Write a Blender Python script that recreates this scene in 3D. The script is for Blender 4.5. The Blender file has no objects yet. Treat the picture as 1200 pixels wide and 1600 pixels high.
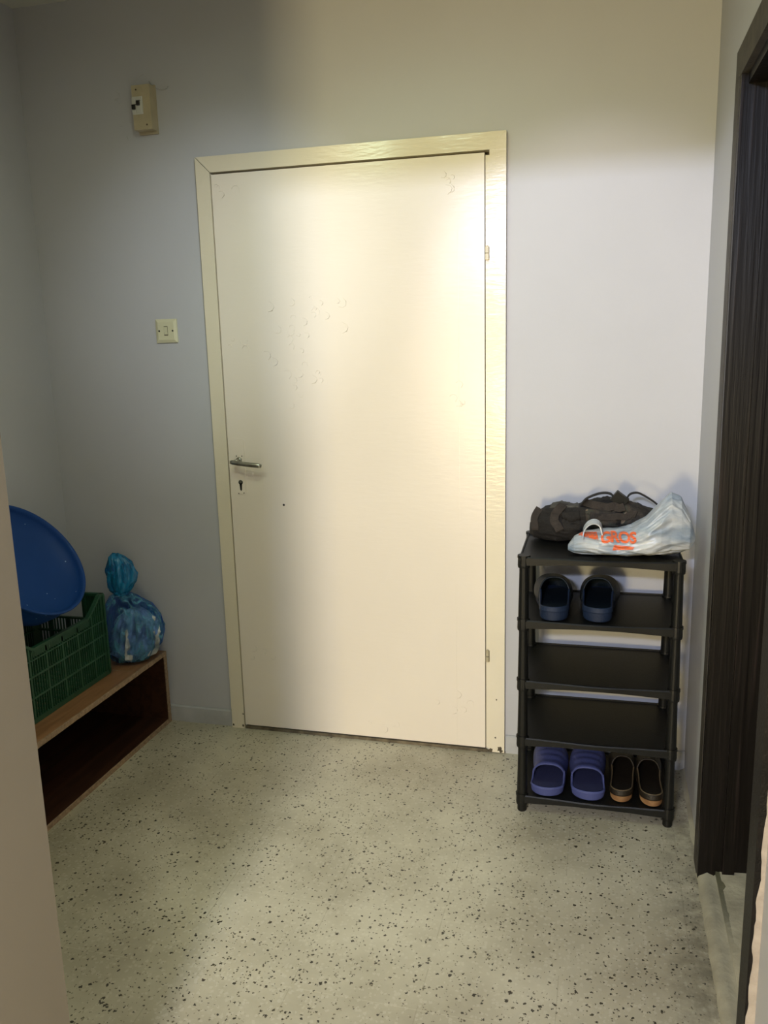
import bpy, bmesh, math, random
from mathutils import Vector, Matrix, noise, Euler
from mathutils.bvhtree import BVHTree
random.seed(7)
C = bpy.context.scene
COL = C.collection
PI = math.pi

# ------------------------------------------------------------------ camera, light, exposure
cam_d = bpy.data.cameras.new('camera')
cam = bpy.data.objects.new('camera', cam_d); COL.objects.link(cam)
cam.location = (1.3685, -2.7886, 1.4605)
cam.rotation_euler = (1.3677, 0.0258, 0.2551)
cam_d.sensor_fit = 'VERTICAL'; cam_d.sensor_height = 24.0
cam_d.lens = 24.0 * 1310.4 / 1600.0
cam_d.clip_start = 0.02
C.camera = cam

C.view_settings.view_transform = 'Standard'
C.view_settings.look = 'None'
C.view_settings.exposure = 0.0
C.view_settings.gamma = 1.0
C.view_settings.use_curve_mapping = False

w = bpy.data.worlds.new('world'); C.world = w; w.use_nodes = True
w.node_tree.nodes['Background'].inputs[0].default_value = (0.75, 0.85, 1.0, 1)
w.node_tree.nodes['Background'].inputs[1].default_value = 0.35

def aim(o, loc, target):
    o.location = loc; o.rotation_euler = (Vector(target) - Vector(loc)).to_track_quat('-Z', 'Y').to_euler()
def area_light(name, loc, target, sx, sy, power, color, spread=180):
    d = bpy.data.lights.new(name, 'AREA'); d.shape = 'RECTANGLE'; d.size = sx; d.size_y = sy
    d.energy = power; d.color = color; d.spread = math.radians(spread)
    o = bpy.data.objects.new(name, d); COL.objects.link(o); aim(o, loc, target)
    return o
def spot_light(name, loc, target, angle, blend, radius, power, color):
    d = bpy.data.lights.new(name, 'SPOT'); d.spot_size = math.radians(angle); d.spot_blend = blend; d.shadow_soft_size = radius
    d.energy = power; d.color = color
    o = bpy.data.objects.new(name, d); COL.objects.link(o); aim(o, loc, target)
    return o
LIGHTS = [
 # hall lamp inferred from the handle's shadow, then an added unseen fill
 ('A', 'hall_ceiling_lamp', (0.10, -1.45, 2.45), (0.10, -1.45, 0), 0.12, 0.12, 3.3, (1.0, 0.90, 0.62)),
 ('A', 'middle_ceiling_fill', (0.70, -1.2, 2.50), (0.7, -1.2, 0), 0.12, 0.12, 5.6, (0.80, 1.0, 0.74)),
 # added spots without fixtures, cones shaped to match the brightness pattern
 ('S', 'hall_spot_fill', (0.20, -1.55, 2.45), (0.95, 0, 1.15), 70, .5, .05, 9.6, (0.75, 1.0, 0.72)),
 ('S', 'floor_spot_fill', (0.55, -1.62, 2.45), (0.70, -0.9, 0), 28, .8, .05, 36, (0.92, 1.0, 0.78)),
 ('S', 'corner_spot_fill', (1.00, -1.4, 2.5), (1.35, 0, 1.45), 45, .6, .05, 30, (1.0, 0.88, 0.95)),
 ('S', 'door_spot_fill', (1.00, -1.6, 2.3), (0.12, 0, 1.66), 38, 1.0, .04, 48, (0.83, 0.90, 1.0)),
 # added unseen area lights behind the camera, fitted to the hall's brightness
 ('A', 'corridor_low_fill', (0.75, -4.7, 0.9), (0.80, 0, 0.9), 0.4, 0.6, 80, (1.0, 0.80, 0.40)),
 ('A', 'corridor_high_fill', (0.85, -4.6, 2.30), (0.9, 0, 1.9), 0.4, 0.12, 88, (0.66, 0.74, 1.0)),
]
for L_ in LIGHTS:
    (area_light if L_[0] == 'A' else spot_light)(*L_[1:])

# ------------------------------------------------------------------ dimensions
H = 2.62; XL = -0.665; XR = 1.659; YF = -1.73; XC = 0.5; YE = -4.9
DW = 1.0516; DH = 2.08                      # back door casing outer size
D2A, D2B, D2H = -0.592, -1.300, 2.022         # side doorway opening

# ------------------------------------------------------------------ materials
def nt(m): return m.node_tree.nodes, m.node_tree.links
def mat(name, col, rough=0.6, var=0.06, vscale=6.0, bump=0.0, bscale=60.0, spec=0.5, metal=0.0, col2=None, stretch=None, coat=0.0, trans=0.0, sss=0.0):
    m = bpy.data.materials.new(name); m.use_nodes = True
    N, L = nt(m); b = N['Principled BSDF']
    tc = N.new('ShaderNodeTexCoord'); mp = N.new('ShaderNodeMapping'); L.new(tc.outputs['Object'], mp.inputs[0])
    if stretch: mp.inputs['Scale'].default_value = stretch
    n = N.new('ShaderNodeTexNoise'); n.inputs['Scale'].default_value = vscale; n.inputs['Detail'].default_value = 6
    L.new(mp.outputs[0], n.inputs['Vector'])
    r = N.new('ShaderNodeValToRGB')
    c2 = col2 if col2 else tuple(max(0, c * (1 - var * 2)) for c in col)
    r.color_ramp.elements[0].position = 0.32; r.color_ramp.elements[0].color = (*c2, 1)
    r.color_ramp.elements[1].position = 0.68; r.color_ramp.elements[1].color = (*col, 1)
    L.new(n.outputs['Fac'], r.inputs[0]); L.new(r.outputs[0], b.inputs['Base Color'])
    b.inputs['Roughness'].default_value = rough; b.inputs['Metallic'].default_value = metal
    b.inputs['Specular IOR Level'].default_value = spec
    b.inputs['Coat Weight'].default_value = coat
    b.inputs['Transmission Weight'].default_value = trans
    if bump > 0:
        n2 = N.new('ShaderNodeTexNoise'); n2.inputs['Scale'].default_value = bscale; n2.inputs['Detail'].default_value = 4
        L.new(mp.outputs[0], n2.inputs['Vector'])
        bp = N.new('ShaderNodeBump'); bp.inputs['Strength'].default_value = bump; bp.inputs['Distance'].default_value = 0.004
        L.new(n2.outputs['Fac'], bp.inputs['Height']); L.new(bp.outputs[0], b.inputs['Normal'])
    return m

def math_node(N, L, op, a, b=None, clamp=False):
    n = N.new('ShaderNodeMath'); n.operation = op; n.use_clamp = clamp
    for i, v in enumerate((a, b)):
        if v is None: continue
        if isinstance(v, (int, float)): n.inputs[i].default_value = v
        else: L.new(v, n.inputs[i])
    return n.outputs[0]

def mixc(N, L, fac, c1, c2):
    n = N.new('ShaderNodeMix'); n.data_type = 'RGBA'
    if isinstance(fac, (int, float)): n.inputs[0].default_value = fac
    else: L.new(fac, n.inputs[0])
    for i, v in ((6, c1), (7, c2)):
        if isinstance(v, tuple): n.inputs[i].default_value = (*v, 1)
        else: L.new(v, n.inputs[i])
    return n.outputs[2]

def terrazzo():
    m = bpy.data.materials.new('terrazzo'); m.use_nodes = True
    N, L = nt(m); b = N['Principled BSDF']
    tc = N.new('ShaderNodeTexCoord'); P = tc.outputs['Object']
    wn = N.new('ShaderNodeTexNoise'); wn.inputs['Scale'].default_value = 210; L.new(P, wn.inputs['Vector'])
    add = N.new('ShaderNodeVectorMath'); add.operation = 'MULTIPLY_ADD'
    L.new(wn.outputs['Color'], add.inputs[0]); add.inputs[1].default_value = (0.011, 0.011, 0.0); L.new(P, add.inputs[2])
    n1 = N.new('ShaderNodeTexNoise'); n1.inputs['Scale'].default_value = 2.6; n1.inputs['Detail'].default_value = 7; n1.inputs['Roughness'].default_value = .6
    L.new(P, n1.inputs['Vector'])
    r = N.new('ShaderNodeValToRGB'); e = r.color_ramp.elements
    e[0].position = .34; e[0].color = (0.35, 0.315, 0.225, 1); e[1].position = .66; e[1].color = (0.55, 0.51, 0.385, 1)
    L.new(n1.outputs['Fac'], r.inputs[0]); c = r.outputs[0]
    # marble grains, light and mid
    v0 = N.new('ShaderNodeTexVoronoi'); v0.inputs['Scale'].default_value = 95; L.new(add.outputs[0], v0.inputs['Vector'])
    s0 = N.new('ShaderNodeSeparateColor'); L.new(v0.outputs['Color'], s0.inputs[0])
    g = math_node(N, L, 'MULTIPLY', math_node(N, L, 'LESS_THAN', v0.outputs['Distance'], .42), math_node(N, L, 'GREATER_THAN', s0.outputs[0], .55))
    c = mixc(N, L, math_node(N, L, 'MULTIPLY', g, .20), c, (0.68, 0.65, 0.53))
    # dark chips: three sizes
    dens = N.new('ShaderNodeTexNoise'); dens.inputs['Scale'].default_value = 5.0; dens.inputs['Detail'].default_value = 3; L.new(P, dens.inputs['Vector'])
    mask = None
    for sc, th, dn, col in ((66, .32, .73, (0.014, 0.011, 0.005)), (105, .38, .70, (0.018, 0.014, 0.007)), (40, .22, .90, (0.03, 0.02, 0.01)), (170, .42, .74, (0.10, 0.085, 0.05))):
        v = N.new('ShaderNodeTexVoronoi'); v.inputs['Scale'].default_value = sc; L.new(add.outputs[0], v.inputs['Vector'])
        s = N.new('ShaderNodeSeparateColor'); L.new(v.outputs['Color'], s.inputs[0])
        size = math_node(N, L, 'MULTIPLY', s.outputs[1], th)
        a = math_node(N, L, 'LESS_THAN', v.outputs['Distance'], size)
        dd = math_node(N, L, 'SUBTRACT', dn + .22, math_node(N, L, 'MULTIPLY', dens.outputs['Fac'], .45))
        k = math_node(N, L, 'MULTIPLY', a, math_node(N, L, 'GREATER_THAN', s.outputs[0], dd))
        c = mixc(N, L, math_node(N, L, 'MULTIPLY', k, .95), c, col)
    # faint joints of 42 cm tiles
    sp = N.new('ShaderNodeSeparateXYZ'); L.new(P, sp.inputs[0])
    jw = N.new('ShaderNodeTexNoise'); jw.inputs['Scale'].default_value = 3.0; L.new(P, jw.inputs['Vector'])
    for ax, off in ((0, 0.698), (1, -0.63)):
        x = math_node(N, L, 'SUBTRACT', sp.outputs[ax], off)
        f = math_node(N, L, 'ABSOLUTE', math_node(N, L, 'SUBTRACT', math_node(N, L, 'FRACT', math_node(N, L, 'ADD', math_node(N, L, 'DIVIDE', x, .30), 10.5)), .5))
        k = math_node(N, L, 'MULTIPLY', math_node(N, L, 'LESS_THAN', f, .0045), math_node(N, L, 'GREATER_THAN', jw.outputs['Fac'], .5))
        c = mixc(N, L, math_node(N, L, 'MULTIPLY', k, .22), c, (0.17, 0.15, 0.10) if ax == 0 else (0.62, 0.58, 0.44))
    # grime by the right wall
    gn = N.new('ShaderNodeTexNoise'); gn.inputs['Scale'].default_value = 14; gn.inputs['Detail'].default_value = 8; gn.inputs['Roughness'].default_value = .7
    L.new(P, gn.inputs['Vector'])
    near = math_node(N, L, 'MULTIPLY', math_node(N, L, 'SUBTRACT', sp.outputs[0], 1.50), 7.0, True)
    gr = math_node(N, L, 'MULTIPLY', near, math_node(N, L, 'MULTIPLY', math_node(N, L, 'SUBTRACT', gn.outputs['Fac'], .38), 4.5, True), True)
    c = mixc(N, L, math_node(N, L, 'MULTIPLY', gr, .75), c, (0.11, 0.10, 0.07))
    L.new(c, b.inputs['Base Color']); b.inputs['Roughness'].default_value = .42
    rn = N.new('ShaderNodeMapRange'); L.new(n1.outputs['Fac'], rn.inputs[0]); rn.inputs[3].default_value = .30; rn.inputs[4].default_value = .55
    L.new(rn.outputs[0], b.inputs['Roughness'])
    bp = N.new('ShaderNodeBump'); bp.inputs['Strength'].default_value = .12; bp.inputs['Distance'].default_value = .003
    L.new(gn.outputs['Fac'], bp.inputs['Height']); L.new(bp.outputs[0], b.inputs['Normal'])
    return m

def gloss_paint(name, col, wear=(0.30, 0.24, 0.14), wear_at=.70, rough=.24, bmp=.22):
    m = bpy.data.materials.new(name); m.use_nodes = True
    N, L = nt(m); b = N['Principled BSDF']; tc = N.new('ShaderNodeTexCoord'); P = tc.outputs['Object']
    n1 = N.new('ShaderNodeTexNoise'); n1.inputs['Scale'].default_value = 3; n1.inputs['Detail'].default_value = 5; L.new(P, n1.inputs['Vector'])
    c = mixc(N, L, n1.outputs['Fac'], tuple(x * .93 for x in col), col)
    n2 = N.new('ShaderNodeTexNoise'); n2.inputs['Scale'].default_value = 19; n2.inputs['Detail'].default_value = 9; n2.inputs['Roughness'].default_value = .72; L.new(P, n2.inputs['Vector'])
    k = math_node(N, L, 'MULTIPLY', math_node(N, L, 'SUBTRACT', n2.outputs['Fac'], wear_at), 14, True)
    c = mixc(N, L, math_node(N, L, 'MULTIPLY', k, .55), c, wear)
    L.new(c, b.inputs['Base Color']); b.inputs['Roughness'].default_value = rough
    mp = N.new('ShaderNodeMapping'); mp.inputs['Scale'].default_value = (1.0, 1.0, 4.5); L.new(P, mp.inputs[0])
    n3 = N.new('ShaderNodeTexNoise'); n3.inputs['Scale'].default_value = 22; n3.inputs['Detail'].default_value = 5; L.new(mp.outputs[0], n3.inputs['Vector'])
    n4 = N.new('ShaderNodeTexNoise'); n4.inputs['Scale'].default_value = 1.6; n4.inputs['Detail'].default_value = 2; L.new(P, n4.inputs['Vector'])
    h = math_node(N, L, 'ADD', math_node(N, L, 'MULTIPLY', n3.outputs['Fac'], .35), math_node(N, L, 'MULTIPLY', n4.outputs['Fac'], 3.0))
    bp = N.new('ShaderNodeBump'); bp.inputs['Strength'].default_value = bmp; bp.inputs['Distance'].default_value = .004
    L.new(h, bp.inputs['Height']); L.new(bp.outputs[0], b.inputs['Normal'])
    return m

def wood(name, c1, c2, scale=5, stretch=(1, 1, 9), rough=.5, spec=.5, bump=.0, thresh=(.4, .6)):
    m = bpy.data.materials.new(name); m.use_nodes = True
    N, L = nt(m); b = N['Principled BSDF']; tc = N.new('ShaderNodeTexCoord'); mp = N.new('ShaderNodeMapping')
    mp.inputs['Scale'].default_value = stretch; L.new(tc.outputs['Object'], mp.inputs[0])
    n = N.new('ShaderNodeTexNoise'); n.inputs['Scale'].default_value = scale; n.inputs['Detail'].default_value = 8; n.inputs['Distortion'].default_value = .6 if scale < 30 else 0
    L.new(mp.outputs[0], n.inputs['Vector'])
    r = N.new('ShaderNodeValToRGB'); e = r.color_ramp.elements
    e[0].position = thresh[0]; e[0].color = (*c1, 1); e[1].position = thresh[1]; e[1].color = (*c2, 1)
    L.new(n.outputs['Fac'], r.inputs[0]); L.new(r.outputs[0], b.inputs['Base Color'])
    b.inputs['Roughness'].default_value = rough; b.inputs['Specular IOR Level'].default_value = spec
    if bump:
        bp = N.new('ShaderNodeBump'); bp.inputs['Strength'].default_value = bump; bp.inputs['Distance'].default_value = .003
        L.new(n.outputs['Fac'], bp.inputs['Height']); L.new(bp.outputs[0], b.inputs['Normal'])
    return m

def film(name, tint, opacity, rough=.22):
    """thin crumpled plastic film: mostly see-through, glossy"""
    m = bpy.data.materials.new(name); m.use_nodes = True
    N, L = nt(m); b = N['Principled BSDF']; out = N['Material Output']
    b.inputs['Base Color'].default_value = (*tint, 1); b.inputs['Roughness'].default_value = rough
    tr = N.new('ShaderNodeBsdfTransparent'); tr.inputs[0].default_value = (min(1, tint[0] * .6 + .45), min(1, tint[1] * .5 + .5), 1, 1)
    tc = N.new('ShaderNodeTexCoord'); n = N.new('ShaderNodeTexNoise'); n.inputs['Scale'].default_value = 26; n.inputs['Detail'].default_value = 5; n.inputs['Distortion'].default_value = 1.2
    mp = N.new('ShaderNodeMapping'); mp.inputs['Scale'].default_value = (1.3, 1.3, .45); L.new(tc.outputs['Object'], mp.inputs[0]); L.new(mp.outputs[0], n.inputs['Vector'])
    bp = N.new('ShaderNodeBump'); bp.inputs['Strength'].default_value = .8; bp.inputs['Distance'].default_value = .006
    L.new(n.outputs['Fac'], bp.inputs['Height']); L.new(bp.outputs[0], b.inputs['Normal'])
    f = math_node(N, L, 'ADD', math_node(N, L, 'MULTIPLY', math_node(N, L, 'SUBTRACT', n.outputs['Fac'], .5), 2.6), opacity, True)
    mx = N.new('ShaderNodeMixShader'); L.new(f, mx.inputs[0]); L.new(tr.outputs[0], mx.inputs[1]); L.new(b.outputs[0], mx.inputs[2])
    L.new(mx.outputs[0], out.inputs['Surface'])
    return m

def camo():
    m = mat('camouflage_cloth', (0.030, 0.024, 0.018), .85, .3, 12, .5, 300)
    N, L = nt(m); b = N['Principled BSDF']; tc = N.new('ShaderNodeTexCoord')
    v = N.new('ShaderNodeTexNoise'); v.inputs['Scale'].default_value = 17; v.inputs['Detail'].default_value = 1; L.new(tc.outputs['Object'], v.inputs['Vector'])
    r = N.new('ShaderNodeValToRGB'); r.color_ramp.interpolation = 'CONSTANT'; e = r.color_ramp.elements
    e[0].position = 0; e[0].color = (0.022, 0.018, 0.014, 1); e[1].position = .48; e[1].color = (0.040, 0.031, 0.022, 1)
    x = e.new(.58); x.color = (0.035, 0.035, 0.025, 1); x = e.new(.66); x.color = (0.15, 0.115, 0.08, 1)
    L.new(v.outputs['Fac'], r.inputs[0]); L.new(r.outputs[0], b.inputs['Base Color'])
    return m

M = {
 'wall': mat('lilac_grey_wall_paint', (0.50, 0.505, 0.525), .55, .025, 2.2, .10, 34, .35),
 'ceiling': mat('textured_white_ceiling', (0.62, 0.62, 0.56), .9, .05, 4, .9, 45),
 'base': mat('painted_skirting', (0.46, 0.465, 0.465), .6, .10, 14, .3, 40),
 'floor': terrazzo(),
 'leaf': gloss_paint('cream_door_paint', (0.84, 0.76, 0.64), wear_at=.725, bmp=.30),
 'casing': gloss_paint('cream_casing_paint', (0.77, 0.70, 0.54), wear_at=.71, rough=.2, bmp=.5),
 'gap': mat('dark_gap', (0.10, 0.08, 0.05), .9),
 'sill': mat('worn_sill', (0.20, 0.16, 0.10), .9, .3, 30, .5, 80),
 'dark_wood': wood('dark_brown_foil', (0.0035, 0.0025, 0.0022), (0.016, 0.011, 0.010), 75, (1, 1, .03), .40, .22, .35, (.55, .68)),
 'dark_casing': mat('weathered_dark_casing', (0.060, 0.052, 0.042), .55, .25, 30, .3, 160, spec=.3),
 'dark_frame': mat('dark_frame', (0.006, 0.0045, 0.004), .45, .3, 40, .3, 200, spec=.25),
 'chip': mat('bare_plaster', (0.40, 0.345, 0.28), .9, .12, 30, .6, 90),
 'concrete': mat('bare_concrete', (0.40, 0.37, 0.27), .85, .16, 12, .5, 60),
 'chrome': mat('worn_metal', (0.50, 0.49, 0.42), .28, .2, 60, .1, 120, metal=.9),
 'black': mat('black', (0.008, 0.007, 0.006), .5),
 'switch': mat('ivory_switch_plastic', (0.66, 0.64, 0.44), .3),
 'breaker': mat('yellowed_plastic', (0.50, 0.43, 0.28), .45, .08, 20),
 'white_plastic': mat('white_plastic', (0.62, 0.62, 0.56), .4),
 'rack': mat('black_plastic', (0.0042, 0.0045, 0.0042), .45, .1, 40, .12, 250, spec=.32),
 'purple': mat('purple_blue_foam', (0.060, 0.074, 0.215), .6, .08, 12, .2, 200, spec=.3),
 'purple_in': mat('dark_purple_footbed', (0.016, 0.019, 0.07), .8, .1, 12, .3, 300),
 'navy': mat('dark_navy_foam', (0.0035, 0.008, 0.014), .55, .1, 12, .2, 200, spec=.3),
 'navy_sole': mat('navy_sole', (0.008, 0.018, 0.047), .6, .1, 14, .2, 200, spec=.3),
 'leather': mat('dark_brown_leather', (0.018, 0.013, 0.008), .5, .2, 18, .3, 220, spec=.3),
 'tan_sole': mat('worn_tan_sole', (0.34, 0.20, 0.085), .7, .2, 24, .3, 120, col2=(0.15, 0.065, 0.022)),
 'tan_edge': mat('tan_binding', (0.09, 0.065, 0.035), .6),
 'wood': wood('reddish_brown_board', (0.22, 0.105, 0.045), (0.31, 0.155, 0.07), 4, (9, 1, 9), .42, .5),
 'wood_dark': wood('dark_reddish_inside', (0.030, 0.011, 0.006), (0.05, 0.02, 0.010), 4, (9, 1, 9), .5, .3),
 'chipboard': mat('bare_chipboard_edge', (0.38, 0.26, 0.16), .85, .2, 80, .4, 150),
 'green': mat('green_crate_plastic', (0.014, 0.075, 0.034), .5, .12, 14, .1, 90),
 'blue': None,
 'bluefilm': film('blue_plastic_film', (0.10, 0.33, 0.47), .27, .16),
 'bluefilm_dark': film('gathered_blue_film', (0.015, 0.20, 0.40), .78, .2),
 'silver': mat('pale_crumpled_wrapping', (0.62, 0.64, 0.62), .35, .35, 22, .8, 40, col2=(0.16, 0.20, 0.22)),
 'whitebag': mat('white_bag_film', (0.58, 0.59, 0.58), .32, .06, 15, .8, 38, col2=(0.17, 0.24, 0.33), stretch=(.45, 1, 1.4)),
 'orange': mat('orange_print', (0.80, 0.14, 0.035), .4, .05, 20),
 'camo': camo(),
 'cloth': mat('dark_cloth', (0.012, 0.010, 0.008), .9, .25, 20, .5, 260),
 'strap': mat('brown_webbing', (0.032, 0.024, 0.018), .85, .2, 60, .5, 400),
 'net': mat('grey_netting', (0.085, 0.08, 0.065), .8, .3, 80, .8, 300),
 'ivory': mat('ivory_paint_cable', (0.40, 0.40, 0.38), .6),
}
def speckled_blue():
    m = mat('speckled_blue_plastic', (0.0045, 0.052, 0.235), .55, .06, 5, spec=.3)
    N, L = nt(m); b = N['Principled BSDF']; tc = N.new('ShaderNodeTexCoord')
    v = N.new('ShaderNodeTexVoronoi'); v.inputs['Scale'].default_value = 42; L.new(tc.outputs['Object'], v.inputs['Vector'])
    s = N.new('ShaderNodeSeparateColor'); L.new(v.outputs['Color'], s.inputs[0])
    k = math_node(N, L, 'MULTIPLY', math_node(N, L, 'LESS_THAN', v.outputs['Distance'], .10), math_node(N, L, 'GREATER_THAN', s.outputs[0], .72))
    old = b.inputs['Base Color'].links[0].from_socket
    c = mixc(N, L, math_node(N, L, 'MULTIPLY', k, .7), old, (0.35, 0.55, 0.8)); L.new(c, b.inputs['Base Color'])
    return m
M['blue'] = speckled_blue()

# ------------------------------------------------------------------ mesh helpers
class MB:
    def __init__(s): s.bm = bmesh.new()
    def box(s, x0, x1, y0, y1, z0, z1):
        vs = [s.bm.verts.new((x, y, z)) for x in (x0, x1) for y in (y0, y1) for z in (z0, z1)]
        for f in ((0, 1, 3, 2), (4, 6, 7, 5), (0, 4, 5, 1), (2, 3, 7, 6), (0, 2, 6, 4), (1, 5, 7, 3)):
            s.bm.faces.new([vs[i] for i in f])
        return s
    def prism(s, pts, ext):
        """polygon pts (3-D) extruded by vector ext"""
        e = Vector(ext); a = [s.bm.verts.new(p) for p in pts]; b = [s.bm.verts.new(Vector(p) + e) for p in pts]
        s.bm.faces.new(a[::-1]); s.bm.faces.new(b)
        n = len(pts)
        for i in range(n): s.bm.faces.new((a[i], a[(i + 1) % n], b[(i + 1) % n], b[i]))
        return s
    def tube(s, path, r, n=12, cap=True, flat=1.0, up=(0, 0, 1)):
        rings = []; path = [Vector(p) for p in path]
        for i, p in enumerate(path):
            t = (path[min(i + 1, len(path) - 1)] - path[max(i - 1, 0)]).normalized()
            u = Vector(up)
            if abs(t.dot(u)) > .95: u = Vector((1, 0, 0))
            a = t.cross(u).normalized(); b = t.cross(a).normalized()
            rr = r[i] if isinstance(r, (list, tuple)) else r
            rings.append([s.bm.verts.new(p + a * (rr * math.cos(2 * PI * k / n)) + b * (rr * flat * math.sin(2 * PI * k / n))) for k in range(n)])
        s.rings(rings, cap); return s
    def rings(s, rings, cap=True, closed=True):
        n = len(rings[0])
        for i in range(len(rings) - 1):
            for k in range(n if closed else n - 1):
                s.bm.faces.new((rings[i][k], rings[i][(k + 1) % n], rings[i + 1][(k + 1) % n], rings[i + 1][k]))
        if cap:
            s.bm.faces.new(rings[0][::-1]); s.bm.faces.new(rings[-1])
    def lathe(s, prof, n=48, mtx=None):
        rings = []
        for r, z in prof:
            rings.append([s.bm.verts.new((r * math.cos(2 * PI * k / n), r * math.sin(2 * PI * k / n), z)) for k in range(n)])
        s.rings(rings, cap=False)
        s.bm.faces.new(rings[0][::-1]) ; s.bm.faces.new(rings[-1])
        if mtx: bmesh.ops.transform(s.bm, matrix=mtx, verts=s.bm.verts)
        return s
    def grid(s, f, nu, nv, wrap=False):
        vs = [[s.bm.verts.new(f(i / (nu - 1), j / (nv - 1))) for j in range(nv)] for i in range(nu)]
        for i in range(nu - 1):
            for j in range(nv - 1):
                s.bm.faces.new((vs[i][j], vs[i + 1][j], vs[i + 1][j + 1], vs[i][j + 1]))
        return vs
    def bevel(s, w, seg=2):
        es = [e for e in s.bm.edges if len(e.link_faces) == 2 and e.calc_face_angle(0) > .7]
        bmesh.ops.bevel(s.bm, geom=es, offset=w, segments=seg, affect='EDGES', profile=.7, clamp_overlap=True)
        return s
    def build(s, name, m, parent=None, smooth=False, loc=None, weld=False, solid=0.0, subd=0):
        if weld: bmesh.ops.remove_doubles(s.bm, verts=s.bm.verts, dist=1e-5)
        bmesh.ops.recalc_face_normals(s.bm, faces=s.bm.faces)
        if loc is not None:                      # put the origin at the thing's base
            bmesh.ops.translate(s.bm, vec=-Vector(loc), verts=s.bm.verts)
        me = bpy.data.meshes.new(name); s.bm.to_mesh(me); s.bm.free()
        me.materials.append(m)
        for p in me.polygons: p.use_smooth = smooth
        o = bpy.data.objects.new(name, me); COL.objects.link(o)
        if loc is not None: o.location = loc
        if parent:
            o.parent = parent
        if solid:
            k = o.modifiers.new('thickness', 'SOLIDIFY'); k.thickness = solid; k.offset = 0
        if subd:
            k = o.modifiers.new('smooth', 'SUBSURF'); k.levels = subd; k.render_levels = subd
        return o

def tag(o, label=None, cat=None, group=None, kind=None):
    for k, v in (('label', label), ('category', cat), ('group', group), ('kind', kind)):
        if v: o[k] = v
    return o
def empty(name, loc=(0, 0, 0), rz=0, **kw):
    o = bpy.data.objects.new(name, None); COL.objects.link(o); o.location = loc; o.rotation_euler = (0, 0, rz); o.empty_display_size = .05
    return tag(o, **kw)
def struct(name, mb, m, **kw):
    return tag(mb.build(name, m, **kw), kind='structure')
def copy_tree(o, parent=None):
    c = o.copy(); COL.objects.link(c)
    if parent: c.parent = parent
    for ch in [x for x in bpy.data.objects if x.parent == o]: copy_tree(ch, c)
    return c
def fbm(p, s=1.0, oct=4):
    return noise.fractal(Vector(p) * s, 1.0, 2.0, oct)
def ridge(p, s):
    return 1 - abs(noise.noise(Vector(p) * s)) * 2

# ------------------------------------------------------------------ the setting
struct('floor', MB().box(-1.2, 3.2, -5.0, 0.3, -.10, 0), M['floor'])
struct('ceiling', MB().box(-1.0, 2.0, -5.0, 0.2, H, H + .1), M['ceiling'])
# back wall with the door opening
o0, o1, oh = .042, DW - .042, DH - .040
struct('wall_back', MB().box(XL - .15, o0, 0, .15, 0, H).box(o1, XR + .15, 0, .15, 0, H).box(o0, o1, 0, .15, oh, H), M['wall'])
struct('wall_left', MB().box(XL - .15, XL, YF - .15, 0, 0, H), M['wall'])
# front wall (its end is the near jamb at the left of the picture), running on as the corridor's left wall
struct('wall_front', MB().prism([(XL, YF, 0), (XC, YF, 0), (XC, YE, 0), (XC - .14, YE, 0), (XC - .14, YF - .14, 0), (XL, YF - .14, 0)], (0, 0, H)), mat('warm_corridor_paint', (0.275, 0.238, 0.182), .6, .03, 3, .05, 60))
# beam over the corridor mouth
struct('trim_1', MB().box(XC, XR, YF - .14, YF, 2.10, H), M['wall'])
# right wall with the side doorway
a, b = D2A, D2B
struct('wall_right', MB().box(XR, XR + .13, a, 0, 0, H).box(XR, XR + .13, YE, b, 0, H).box(XR, XR + .13, b, a, D2H + .03, H), M['wall'])
struct('wall_end', MB().box(XC - .14, XR + .13, YE - .1, YE, 0, H), M['wall'])
# side room
struct('wall_side_room', MB().box(XR + .13, 3.0, -.35, -.25, 0, H).box(2.95, 3.05, -2.4, -.25, 0, H).box(XR + .13, 3.0, -2.5, -2.4, 0, H), M['wall'])
struct('ceiling_side_room', MB().box(XR + .13, 3.05, -2.5, -.25, H, H + .1), M['ceiling'])
# skirtings
def skirting(name, x0, x1, h):
    m = MB()
    def f(u, v):
        x = x0 + (x1 - x0) * u
        prof = [(0, -.0), (-.013, 0), (-.013, .6), (-.011, .93), (-.006, 1.0), (0, 1.0)]
        k = min(int(round(v * 5)), 5)
        wob = .0015 * noise.noise(Vector((x * 9, k, 0)))
        return (x, prof[k][0] + wob * (k > 0 and k < 5), prof[k][1] * (h + .003 * noise.noise(Vector((x * 5, 3, 0)))))
    m.grid(f, 30, 6)
    return struct(name, m, M['base'])
skirting('baseboard_left', XL, -.004, .064)
skirting('baseboard_right', DW + .004, XR, .066)

# ------------------------------------------------------------------ back door
door = empty('door_1', (0, 0, 0)); tag(door, kind='structure')
cw = .052; yf_ = -.022
def board(pts, y0, y1): return MB().prism([(x, y0, z) for x, z in pts], (0, y1 - y0, 0)).bevel(.002, 2)
board([(0, 0), (cw - .001, 0), (cw - .001, DH - cw), (0, DH - .001)], yf_, .02).build('door_casing', M['casing'], door)
board([(DW - cw, 0.004), (DW, 0.004), (DW, DH), (DW - cw, DH - cw + .001)], yf_, .02).build('door_casing', M['casing'], door)
board([(.002, DH), (DW - .001, DH), (DW - cw - .001, DH - cw), (cw + .001, DH - cw)], yf_ + .001, .02).build('door_casing', M['casing'], door)
# frame behind the casing and dark rebate
MB().box(.034, o1, .03, .12, 0.0, oh).build('door_rebate', M['gap'], door)
MB().box(.986, 1.001, -.0135, .03, .008, 2.014).bevel(.0015).build('door_stop', M['casing'], door)
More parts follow.
